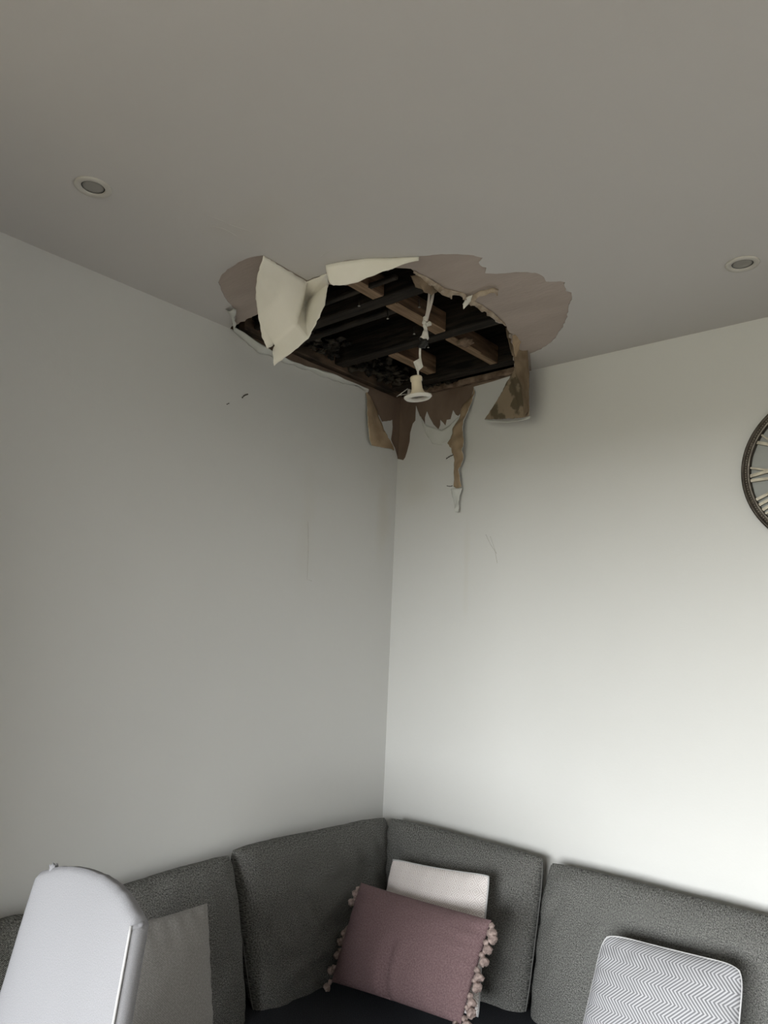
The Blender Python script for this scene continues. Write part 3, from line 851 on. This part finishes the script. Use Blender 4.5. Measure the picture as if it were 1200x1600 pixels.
# ------------------------------------------------------------ clock
def clock():
    cx, cz, R_ = 1.438, 1.962, 0.213
    root = empty('wall_clock', (cx, -0.004, cz))
    tag(root, 'round bronze skeleton clock with roman numerals on the right-hand wall', 'clock')
    Mx = Matrix.Translation((cx, 0, cz)) @ Matrix.Rotation(math.radians(90), 4, 'X')
    bm = bmesh.new()
    lathe(bm, [(R_ - 0.006, 0.003), (R_, 0.006), (R_ + 0.0015, 0.016), (R_ - 0.001, 0.0205), (R_ - 0.005, 0.021), (R_ - 0.006, 0.017), (R_ - 0.015, 0.017), (R_ - 0.016, 0.0175), (R_ - 0.018, 0.0175), (R_ - 0.019, 0.016), (R_ - 0.021, 0.010), (R_ - 0.021, 0.004), (R_ - 0.006, 0.003)], Mx, 160)
    mesh_obj('rim', bm, M_bronze, root)
    bm = bmesh.new()
    for rr in (R_ - 0.0035, R_ - 0.0172):
        tube(bm, [Mx @ Vector((rr * math.cos(a * math.pi / 90), rr * math.sin(a * math.pi / 90), 0.0185)) for a in range(181)], 0.0024, 8, cap=False)
    mesh_obj('rim_band', bm, M_pewter, root)
    bm = bmesh.new()
    N = 190
    for k in range(N):
        a = 2 * math.pi * k / N
        r_ = bmesh.ops.create_icosphere(bm, subdivisions=1, radius=0.0015, matrix=Mx @ Matrix.Translation((math.cos(a) * (R_ - 0.0105), math.sin(a) * (R_ - 0.0105), 0.0178)))
    b_ = mesh_obj('beading', bm, M_num, root)
    bm = bmesh.new(); lathe(bm, [(0, 0.0022), (R_ - 0.02, 0.0022)], Mx, 96); mesh_obj('face', bm, M_face, root)
    bm = bmesh.new(); lathe(bm, [(0.105, 0.008), (0.105, 0.013), (0.098, 0.014), (0.098, 0.008)], Mx, 96); mesh_obj('inner_ring', bm, M_pewter, root)
    def bar(bm, a, b_, wd, z0=0.008, z1=0.013):
        a, b_ = Vector((*a, 0)), Vector((*b_, 0)); d = (b_ - a).normalized(); n = Vector((-d.y, d.x, 0)) * wd / 2
        q = [bm.verts.new(Mx @ Vector((p.x, p.y, z))) for z in (z0, z1) for p in (a - n, a + n, b_ + n, b_ - n)]
        for f_ in ((3, 2, 1, 0), (4, 5, 6, 7), (0, 1, 5, 4), (1, 2, 6, 5), (2, 3, 7, 6), (3, 0, 4, 7)): bm.faces.new([q[i] for i in f_])
    rom = ['XII', 'I', 'II', 'III', 'IV', 'V', 'VI', 'VII', 'VIII', 'IX', 'X', 'XI']
    r0, r1 = 0.104, R_ - 0.019
    for h_, s in enumerate(rom):
        th = math.pi / 2 - h_ * math.pi / 6
        bm = bmesh.new()
        wds = {'I': 0.016, 'V': 0.030, 'X': 0.032}
        tot = sum(wds[c] for c in s); u = -tot / 2
        def P(uu, rr):
            er = Vector((math.cos(th), math.sin(th))); et = Vector((math.sin(th), -math.cos(th)))
            return tuple(er * rr + et * uu * (0.75 + 0.25 * (rr - r0) / (r1 - r0)))
        for c in s:
            w_ = wds[c]; m_ = u + w_ / 2; e_ = w_ * 0.36
            if c == 'I': bar(bm, P(m_, r0), P(m_, r1), 0.0075)
            elif c == 'V': bar(bm, P(m_ - e_, r1), P(m_, r0), 0.0085); bar(bm, P(m_ + e_, r1), P(m_, r0), 0.005, 0.0085, 0.0125)
            else: bar(bm, P(m_ - e_, r1), P(m_ + e_, r0), 0.0085); bar(bm, P(m_ + e_, r1), P(m_ - e_, r0), 0.005, 0.0085, 0.0125)
            u += w_
        bmesh.ops.recalc_face_normals(bm, faces=bm.faces)
        mesh_obj('numeral', bm, M_num, root, smooth=False)
    for nm, an, ln, wd in (('hour_hand', 60, 0.085, 0.009), ('minute_hand', -48, 0.13, 0.006)):
        a = math.radians(an); bm = bmesh.new()
        bar(bm, (-math.cos(a) * 0.02, -math.sin(a) * 0.02), (math.cos(a) * ln, math.sin(a) * ln), wd, 0.016, 0.018)
        bmesh.ops.recalc_face_normals(bm, faces=bm.faces)
        mesh_obj(nm, bm, M_bronze, root, smooth=False)
    bm = bmesh.new(); lathe(bm, [(0.014, 0.002), (0.014, 0.016), (0.009, 0.020), (0, 0.021)], Mx, 24); mesh_obj('centre_boss', bm, M_bronze, root)
clock()

# ------------------------------------------------------------ cushions
def pillow(name, TL, TR, BR, BL, th, mat, parent=None, n=44, boxy=False, seed=0, wr=0.004, bow=0.045, face_dir=None, crease=None, uvoff=(0, 0), sag=None, rc=0.0):
    TL, TR, BR, BL = map(Vector, (TL, TR, BR, BL))
    W = ((TR - TL).length + (BR - BL).length) / 2
    H = ((TL - BL).length + (TR - BR).length) / 2
    bm = bmesh.new()
    uvl = bm.loops.layers.uv.new('UVMap')
    N = ((TR - TL) + (BR - BL)).cross((TL - BL) + (TR - BR)).normalized()
    if face_dir is not None and N.dot(Vector(face_dir)) < 0: N = -N
    def warp(i):
        s = -1 + 2 * i / n
        return math.sin(s * math.pi / 2) if not boxy else math.copysign(1 - (1 - abs(s)) ** 1.9, s)
    sheets = []
    uvs = {}
    for side in (1, -1):
        grid = []
        for j in range(n + 1):
            row = []
            for i in range(n + 1):
                u, v = warp(i), warp(j)
                if side == -1 and (i in (0, n) or j in (0, n)):
                    row.append(sheets[0][j][i]); continue
                au, av = abs(u), abs(v)
                if boxy:
                    prof = (1 - au ** 6) ** 0.45 * (1 - av ** 4.5) ** 0.45
                    prof *= 0.80 + 0.20 * (1 - u * u) * (1 - v * v)
                    ru = 1 - 0.03 * av ** 5
                    rv = 1 - 0.03 * au ** 5 + 0.010 * noise.noise(Vector((u * 2.6, seed * 3.3, 0)))
                else:
                    prof = (max(0, 1 - au ** 2.3)) ** 0.55 * (max(0, 1 - av ** 2.3)) ** 0.55
                    ru = 1 - bow * (1 - v * v) * (0.35 + 0.65 * au)
                    rv = 1 - bow * (1 - u * u) * (0.35 + 0.65 * av)
                ru -= rc * av ** 9; rv -= rc * au ** 9
                uu, vv = u * ru, v * rv
                p = TL * (1 - uu) * (1 + vv) / 4 + TR * (1 + uu) * (1 + vv) / 4 + BR * (1 + uu) * (1 - vv) / 4 + BL * (1 - uu) * (1 - vv) / 4
                d = prof * th / 2
                q = Vector((u * W * 9, v * H * 9, seed * 5.1 + side))
                wn = noise.noise(q) * 0.6 + noise.noise(q * 2.3) * 0.4
                em = min(1, 1.2 * (1 - max(au, av)) + 0.25)
                d += wn * wr * (0.4 + em)
                if not boxy:   # gathers radiating near the seams
                    g = max(au, av) ** 4 * (1 - max(au, av) ** 12)
                    d += g * 0.004 * math.sin((u if av > au else v) * 23 + seed)
                if crease and side == 1:
                    cu, cw, cv, dep = crease
                    k = math.exp(-((u - cu) / cw) ** 2) / (1 + math.exp((v - cv) * 14))
                    d -= dep * k
                    d += dep * 0.5 * math.exp(-((u - cu - cw * 1.6) / cw) ** 2) / (1 + math.exp((v - cv) * 14))
                    p = p + ((TL + TR) - (BL + BR)).normalized() * dep * 0.6 * math.exp(-((u - cu) / (cw * .9)) ** 2) * max(0, -v) ** 8
                if sag: p = p + Vector((0, 0, 1)) * sag(u, v)
                row.append(bm.verts.new(p + N * d * side))
                uvs[row[-1]] = (uu * W / 2 + uvoff[0], vv * H / 2 + uvoff[1])
            grid.append(row)
        sheets.append(grid)
    for si, g in enumerate(sheets):
        for j in range(n):
            for i in range(n):
                q = (g[j][i], g[j][i + 1], g[j + 1][i + 1], g[j + 1][i])
                f_ = bm.faces.new(q if si == 0 else q[::-1])
                for l in f_.loops: l[uvl].uv = uvs[l.vert]
    bmesh.ops.recalc_face_normals(bm, faces=bm.faces)
    # remember the outline for trims
    o = mesh_obj(name, bm, mat, parent)
    edge = lambda u, v: None
    def pt(u, v):
        ru = 1 - (bow if not boxy else 0) * (1 - v * v); rv = 1 - (bow if not boxy else 0) * (1 - u * u)
        ru -= (0.03 * abs(v) ** 5 if boxy else rc * abs(v) ** 9); rv -= (0.03 * abs(u) ** 5 if boxy else rc * abs(u) ** 9)
        uu, vv = u * ru, v * rv
        return TL * (1 - uu) * (1 + vv) / 4 + TR * (1 + uu) * (1 + vv) / 4 + BR * (1 + uu) * (1 - vv) / 4 + BL * (1 - uu) * (1 - vv) / 4
    return o, pt, N

# sofa --------------------------------------------------------------
sofa = empty('corner_sofa', (0.45, -0.45, 0))
tag(sofa, 'dark grey L-shaped corner sofa with tall back cushions along both walls', 'sofa')
def rbox(name, lo, hi, bev, mat, parent, uvs=True, wr=0.0, cuts=0, label=None):
    bm = bmesh.new(); box(bm, lo, hi, bev, 5)
    if cuts:
        for ax in range(3):
            for i in range(1, cuts):
                co = Vector(lo); co[ax] = lo[ax] + (hi[ax] - lo[ax]) * i / cuts
                no = Vector((0, 0, 0)); no[ax] = 1
                bmesh.ops.bisect_plane(bm, geom=bm.verts[:] + bm.edges[:] + bm.faces[:], plane_co=co, plane_no=no)
        for v in bm.verts:
            t = [(v.co[i] - lo[i]) / (hi[i] - lo[i]) * 2 - 1 for i in range(3)]
            if t[2] > 0: v.co.z += 0.025 * max(0, 1 - t[0] ** 2) * max(0, 1 - t[1] ** 2)
            v.co += v.normal * 0
    uvl = bm.loops.layers.uv.new('UVMap')
    bm.normal_update()
    for f_ in bm.faces:
        n_ = f_.normal; a = max(range(3), key=lambda i: abs(n_[i])); ij = [i for i in range(3) if i != a]
        for l in f_.loops: l[uvl].uv = (l.vert.co[ij[0]], l.vert.co[ij[1]])
    o = mesh_obj(name, bm, mat, parent)
    if label: o['label'] = label
    return o
rbox('base', (0.04, -1.42, 0.10), (0.84, -0.84, 0.36), 0.02, M_sofa, sofa)
rbox('base', (0.04, -0.84, 0.10), (2.30, -0.04, 0.36), 0.02, M_sofa, sofa)
rbox('back_frame', (0.022, -1.42, 0.36), (0.05, -0.05, 0.74), 0.012, M_sofa, sofa)
rbox('back_frame', (0.052, -0.05, 0.36), (2.30, -0.022, 0.74), 0.012, M_sofa, sofa)
rbox('seat_cushion', (0.055, -0.80, 0.36), (0.84, -0.055, 0.495), 0.035, M_seat, sofa, cuts=8, label='charcoal corner seat cushion')
rbox('seat_cushion', (0.055, -1.42, 0.36), (0.84, -0.805, 0.495), 0.035, M_seat, sofa, cuts=8, label='charcoal seat cushion at the chair end')
rbox('seat_cushion', (0.845, -0.80, 0.36), (1.57, -0.055, 0.495), 0.035, M_seat, sofa, cuts=8, label='charcoal seat cushion under the chevron cushion')
rbox('seat_cushion', (1.575, -0.80, 0.36), (2.30, -0.055, 0.495), 0.035, M_seat, sofa, cuts=8, label='charcoal seat cushion at the far right end')
rbox('arm', (2.305, -0.84, 0.10), (2.48, -0.03, 0.64), 0.04, M_sofa, sofa)
for x, y in ((0.10, -1.25), (0.78, -1.25), (0.78, -0.78), (2.2, -0.78), (2.2, -0.1), (0.1, -0.1)):
    bm = bmesh.new(); lathe(bm, [(0, 0), (0.018, 0), (0.028, 0.10), (0, 0.10)], Matrix.Translation((x, y, 0)), 16)
    mesh_obj('foot', bm, M_wood, sofa)

def backc(TL, TR, BR, BL, seed, th=0.155, fd=(1, 0, 0), sag=None, wr=0.016, label=None):
    o, pt, N = pillow('back_cushion', TL, TR, BR, BL, th, M_sofa, sofa, n=56, boxy=True, seed=seed, face_dir=fd, wr=wr, uvoff=(seed * 1.3, 0), sag=sag)
    if label: o['label'] = label
    for e_ in (-1, 1):
        bm = bmesh.new()
        tube(bm, [pt(e_, -0.97 + 1.94 * k / 30) for k in range(31)], 0.0022, 6)
        mesh_obj('piping', bm, M_sofapipe, o)
    return o
vz = lambda x, y, z: Vector((x, y, z))
# left run (face +x); TL = nearer the camera end as seen in the photo
backc(vz(0.085, -1.245, 0.870), vz(0.095, -0.745, 0.900), vz(0.150, -0.700, 0.46), vz(0.140, -1.235, 0.46), 1, label='back cushion behind the plain grey cushion, left-hand wall')
backc(vz(0.080, -0.735, 0.905), vz(0.090, -0.09, 0.898), vz(0.145, -0.09, 0.46), vz(0.145, -0.662, 0.46), 2, label='back cushion left of the room corner')
backc(vz(0.085, -1.43, 0.872), vz(0.085, -1.265, 0.872), vz(0.135, -1.255, 0.46), vz(0.135, -1.43, 0.46), 5, label='coarse woven end cushion beside the slipcovered chair')
# right run (face -y)
backc(vz(0.110, -0.095, 0.90), vz(0.690, -0.095, 0.895), vz(0.660, -0.150, 0.46), vz(0.15, -0.150, 0.46), 3, fd=(0, -1, 0), label='back cushion right of the room corner')
backc(vz(0.702, -0.095, 0.892), vz(1.50, -0.095, 0.89), vz(1.50, -0.150, 0.46), vz(0.672, -0.150, 0.46), 4, fd=(0, -1, 0), label='long back cushion behind the chevron cushion')
backc(vz(1.515, -0.095, 0.89), vz(2.28, -0.095, 0.89), vz(2.28, -0.150, 0.46), vz(1.515, -0.150, 0.46), 6, fd=(0, -1, 0), label='back cushion at the far right end')

# scatter cushions ---------------------------------------------------
def scatter(name, TL, TR, BR, BL, th, mat, label, fd, **kw):
    ctr = (Vector(TL) + Vector(TR) + Vector(BR) + Vector(BL)) / 4
    base_ = Vector((ctr.x, ctr.y, min(p[2] for p in (BL, BR))))
    r = empty(name, base_)
    tag(r, label, 'cushion')
    o, pt, N = pillow('cover', TL, TR, BR, BL, th, mat, r, face_dir=fd, **kw)
    return r, pt, N

TL, TR = at(613, 1342, 'y', -0.265), at(765, 1368, 'y', -0.265)
dn = Vector((0.0, -0.09, -0.315))
pr, pt, N = scatter('pale_patterned_cushion', TL, TR, TR + dn + Vector((0.032, 0, 0)), TL + dn, 0.10, M_pale, 'square off-white cushion with faint pink diamond pattern, behind the mauve one', (0, -1, 0), seed=11, bow=0.03, wr=0.005, rc=0.02)
bm = bmesh.new()
tube(bm, [pt(-1 + 2 * k / 40, 1) for k in range(41)] + [pt(1, 1 - 2 * k / 40) for k in range(1, 41)], 0.0026, 8)
mesh_obj('piping', bm, M_pipe, pr)

TL, TR, BR, BL = at(564, 1379, 'x', 0.235), at(768, 1438, 'y', -0.405), at(720, 1601, 'y', -0.505), at(518, 1534, 'x', 0.245)
mr_, pt, N = scatter('mauve_cushion', TL, TR, BR, BL, 0.115, M_mauve, 'mauve linen cushion with tassels down both short sides', (0.3, -1, 0), seed=13, bow=0.02, crease=(-0.02, 0.055, -0.05, 0.026))
def tassel(p, d, s, seed):
    """knotted head and flared skirt pointing along d"""
    random.seed(seed)
    z = d.normalized(); x = z.orthogonal().normalized(); y = z.cross(x)
    Mx = Matrix((x, y, z)).transposed().to_4x4(); Mx.translation = p
    bm = bmesh.new()
    n = 22
    lathe(bm, [(0, -0.004 * s), (0.0045 * s, -0.002 * s), (0.0072 * s, 0.003 * s), (0.0055 * s, 0.007 * s), (0.0048 * s, 0.009 * s), (0.0090 * s, 0.014 * s), (0.0115 * s, 0.021 * s), (0.0085 * s, 0.026 * s), (0, 0.024 * s)], Mx, n)
    for v in bm.verts:
        q = v.co * 190 + Vector((seed, 0, 0))
        v.co += Vector((noise.noise(q), noise.noise(q + Vector((5, 5, 5))), noise.noise(q + Vector((9, 2, 7))))) * 0.0035
    return mesh_obj('tassel', bm, M_tassel, mr_)
rt_ = (TR - TL).normalized(); dnv = (BL - TL).normalized()
for k, t in enumerate((0.06, 0.17, 0.47, 0.57, 0.69, 0.86, 1.0)):
    d = (-rt_ * (0.8 if k % 2 else 0.35) + dnv * random.uniform(0.5, 1.0) - N * 0.1)
    tassel(pt(-1, 1 - 2 * t) - rt_ * 0.004, d, 0.98, 40 + k)
for k, t in enumerate((0.04, 0.12, 0.21, 0.33, 0.48, 0.58, 0.72, 0.83, 0.93)):
    d = (rt_ * (0.8 if k % 2 else 0.5) + dnv * random.uniform(0.4, 1.0) + N * 0.1)
    tassel(pt(1, 1 - 2 * t) + rt_ * 0.004, d, 1.08, 60 + k)
tassel(pt(0.93, -1), dnv * 0.4 + rt_ * 0.4 + N * 0.3, 1.05, 77)

TL, TR = at(944, 1457, 'y', -0.275), at(1163, 1511, 'y', -0.275)
BL, BR = at(917, 1598, 'y', -0.335), at(1153, 1598, 'y', -0.31)
BL = TL + (BL - TL) * 1.75; BR = TR + (BR - TR) * 2.6
k_ = (BL.z + BR.z) / 2
BL.z = BR.z = 0.53
BL.y = BR.y = -0.38
BL.x, BR.x = TL.x - 0.035, TR.x - 0.01
cr_, pt, N = scatter('chevron_cushion', TL, TR, BR, BL, 0.10, M_chev, 'grey and white chevron striped cushion on the right side of the sofa', (0, -1, 0), seed=17, bow=0.012, wr=0.005, rc=0.06)
bm = bmesh.new()
tube(bm, [pt(-1, -1 + 2 * k / 40) for k in range(41)] + [pt(-1 + 2 * k / 40, 1) for k in range(1, 41)] + [pt(1, 1 - 2 * k / 40) for k in range(1, 41)], 0.0022, 8)
mesh_obj('piping', bm, M_pipe, cr_)

TL, TR = at(222, 1437, 'x', 0.30), at(324, 1411, 'x', 0.30)
TL = TL - (TR - TL) * 0.75
BR = at(333, 1600, 'x', 0.37)
BR = TR + (BR - TR) * 1.22
BL = TL + (BR - TR)
scatter('plain_cushion', TL, TR, BR, BL, 0.11, M_linen, 'plain dull grey linen cushion half hidden behind the slipcovered chair', (1, 0, 0), seed=19, bow=0.03)

# ------------------------------------------------------------ slipcovered chair
ch = empty('slipcovered_chair', (0.70, -1.80, 0))
tag(ch, 'pale grey slipcovered dining chair with an arched back, close in the lower left', 'chair')
TLc, TRc = Vector((0.487, -1.468, 1.066)), Vector((0.764, -1.452, 1.072))
BLc, BRc = Vector((0.462, -1.584, 0.47)), Vector((0.900, -1.612, 0.47))
def chair_back():
    nu, nv = 40, 60
    bm = bmesh.new(); uvl = bm.loops.layers.uv.new('UVMap')
    Nf = (TRc - TLc).cross(TLc - BLc).normalized()
    if Nf.y > 0: Nf = -Nf
    TH = 0.030
    def front(u, v):     # u -1..1, v 0 bottom..1 top
        a = BLc.lerp(BRc, (u + 1) / 2); b_ = TLc.lerp(TRc, (u + 1) / 2)
        p = a.lerp(b_, v)
        arch = 0.034 * (1 - abs(u + 0.05) ** 2.4 / 1.12) * v ** 5
        p = p + (TLc - BLc).normalized() * arch
        return p
    rows = []
    prof = [(-1, 0)]
    # cross-section: front face, right side, back face, left side
    sec = []
    for i in range(nu + 1): sec.append((-1 + 2 * i / nu, 'f'))
    for s in (0.25, 0.5, 0.75): sec.append((s, 'r'))
    for i in range(nu + 1): sec.append((1 - 2 * i / nu, 'b'))
    for s in (0.75, 0.5, 0.25): sec.append((s, 'l'))
    for j in range(nv + 1):
        v = j / nv
        row = []
        for (s, k) in sec:
            if k == 'f':
                p = front(s, v); puff = 0.010 * (1 - s ** 4) + 0.0035 * noise.noise(Vector((s * 2.5, v * 4, 3)))
                puff -= 0.016 * max(0, (v - 0.84) / 0.16) ** 2 * (1 - s * s)
                p = p + Nf * puff
            elif k == 'b':
                p = front(s, v) - Nf * (TH + 0.004 * (1 - s ** 4))
            elif k == 'r': p = front(1, v) - Nf * TH * s + (TRc - TLc).normalized() * 0.006 * math.sin(math.pi * s)
            else: p = front(-1, v) - Nf * TH * s - (TRc - TLc).normalized() * 0.006 * math.sin(math.pi * s)
            row.append(bm.verts.new(p))
        rows.append(row)
    m = len(sec)
    for j in range(nv):
        for i in range(m):
            f_ = bm.faces.new((rows[j][i], rows[j][(i + 1) % m], rows[j + 1][(i + 1) % m], rows[j + 1][i]))
            for l in f_.loops: l[uvl].uv = (l.vert.co.x + l.vert.co.y, l.vert.co.z)
    # top skin: bridge front row and back row, crowned
    T = rows[-1]
    fr_ = T[:nu + 1]; bk = T[nu + 4:2 * nu + 5][::-1]
    mid = []
    for i in range(nu + 1):
        c_ = (fr_[i].co + bk[i].co) / 2 + Vector((0, 0, 0.010)) + Vector((0, 0, 0.003 * noise.noise(Vector((i * 0.5, 0, 0)))))
        mid.append(bm.verts.new(c_))
    q1 = [bm.verts.new(fr_[i].co.lerp(mid[i].co, 0.5) + Vector((0, 0, 0.005))) for i in range(nu + 1)]
    q2 = [bm.verts.new(bk[i].co.lerp(mid[i].co, 0.5) + Vector((0, 0, 0.005))) for i in range(nu + 1)]
    chain = [fr_, q1, mid, q2, bk]
    for a, b_ in zip(chain[:-1], chain[1:]):
        for i in range(nu):
            f_ = bm.faces.new((a[i], a[i + 1], b_[i + 1], b_[i]))
            for l in f_.loops: l[uvl].uv = (l.vert.co.x, l.vert.co.y)
    # side caps of the crown
    bm.faces.new([fr_[-1], T[nu + 1], T[nu + 2], T[nu + 3], bk[-1], q2[-1], mid[-1], q1[-1]])
    bm.faces.new([bk[0], T[-3], T[-2], T[-1], fr_[0], q1[0], mid[0], q2[0]])
    bmesh.ops.recalc_face_normals(bm, faces=bm.faces)
    mesh_obj('backrest', bm, M_slip, ch)
    for s in (1,):
        bm = bmesh.new(); tube(bm, [front(s, v / 50) + Nf * 0.0015 for v in range(0, 51)], 0.0020, 8)
        mesh_obj('piping', bm, M_pipe, ch)
    # gathered corners of the cover
    c = front(-1, 1)
    bm = bmesh.new(); lump(bm, front(-0.80, 1) + Vector((0, 0.0, 0.008)) - Nf * 0.012, (0.008, 0.007, 0.010), 3, 3); lump(bm, front(-0.93, 1) - Nf * 0.012 + Vector((0, 0, 0.000)), (0.013, 0.010, 0.006), 5, 3)
    mesh_obj('corner_gather', bm, M_slip, ch)
    bm = bmesh.new(); lump(bm, front(0.98, 1) - Nf * 0.010 + Vector((0, 0, -0.004)), (0.009, 0.013, 0.008), 8, 3)
    mesh_obj('corner_gather', bm, M_slip, ch)
chair_back()
bm = bmesh.new(); box(bm, (0.455, -2.06, 0.40), (0.945, -1.60, 0.475), 0.025, 4); mesh_obj('seat', bm, M_slip, ch)
bm = bmesh.new(); box(bm, (0.460, -2.055, 0.18), (0.940, -1.605, 0.41), 0.008, 2); mesh_obj('skirt', bm, M_slip, ch)
for x in (0.485, 0.915):
    for y in (-2.03, -1.63):
        bm = bmesh.new(); lathe(bm, [(0, 0), (0.014, 0), (0.020, 0.2), (0, 0.2)], Matrix.Translation((x, y, 0)), 12); mesh_obj('leg', bm, M_wood, ch)
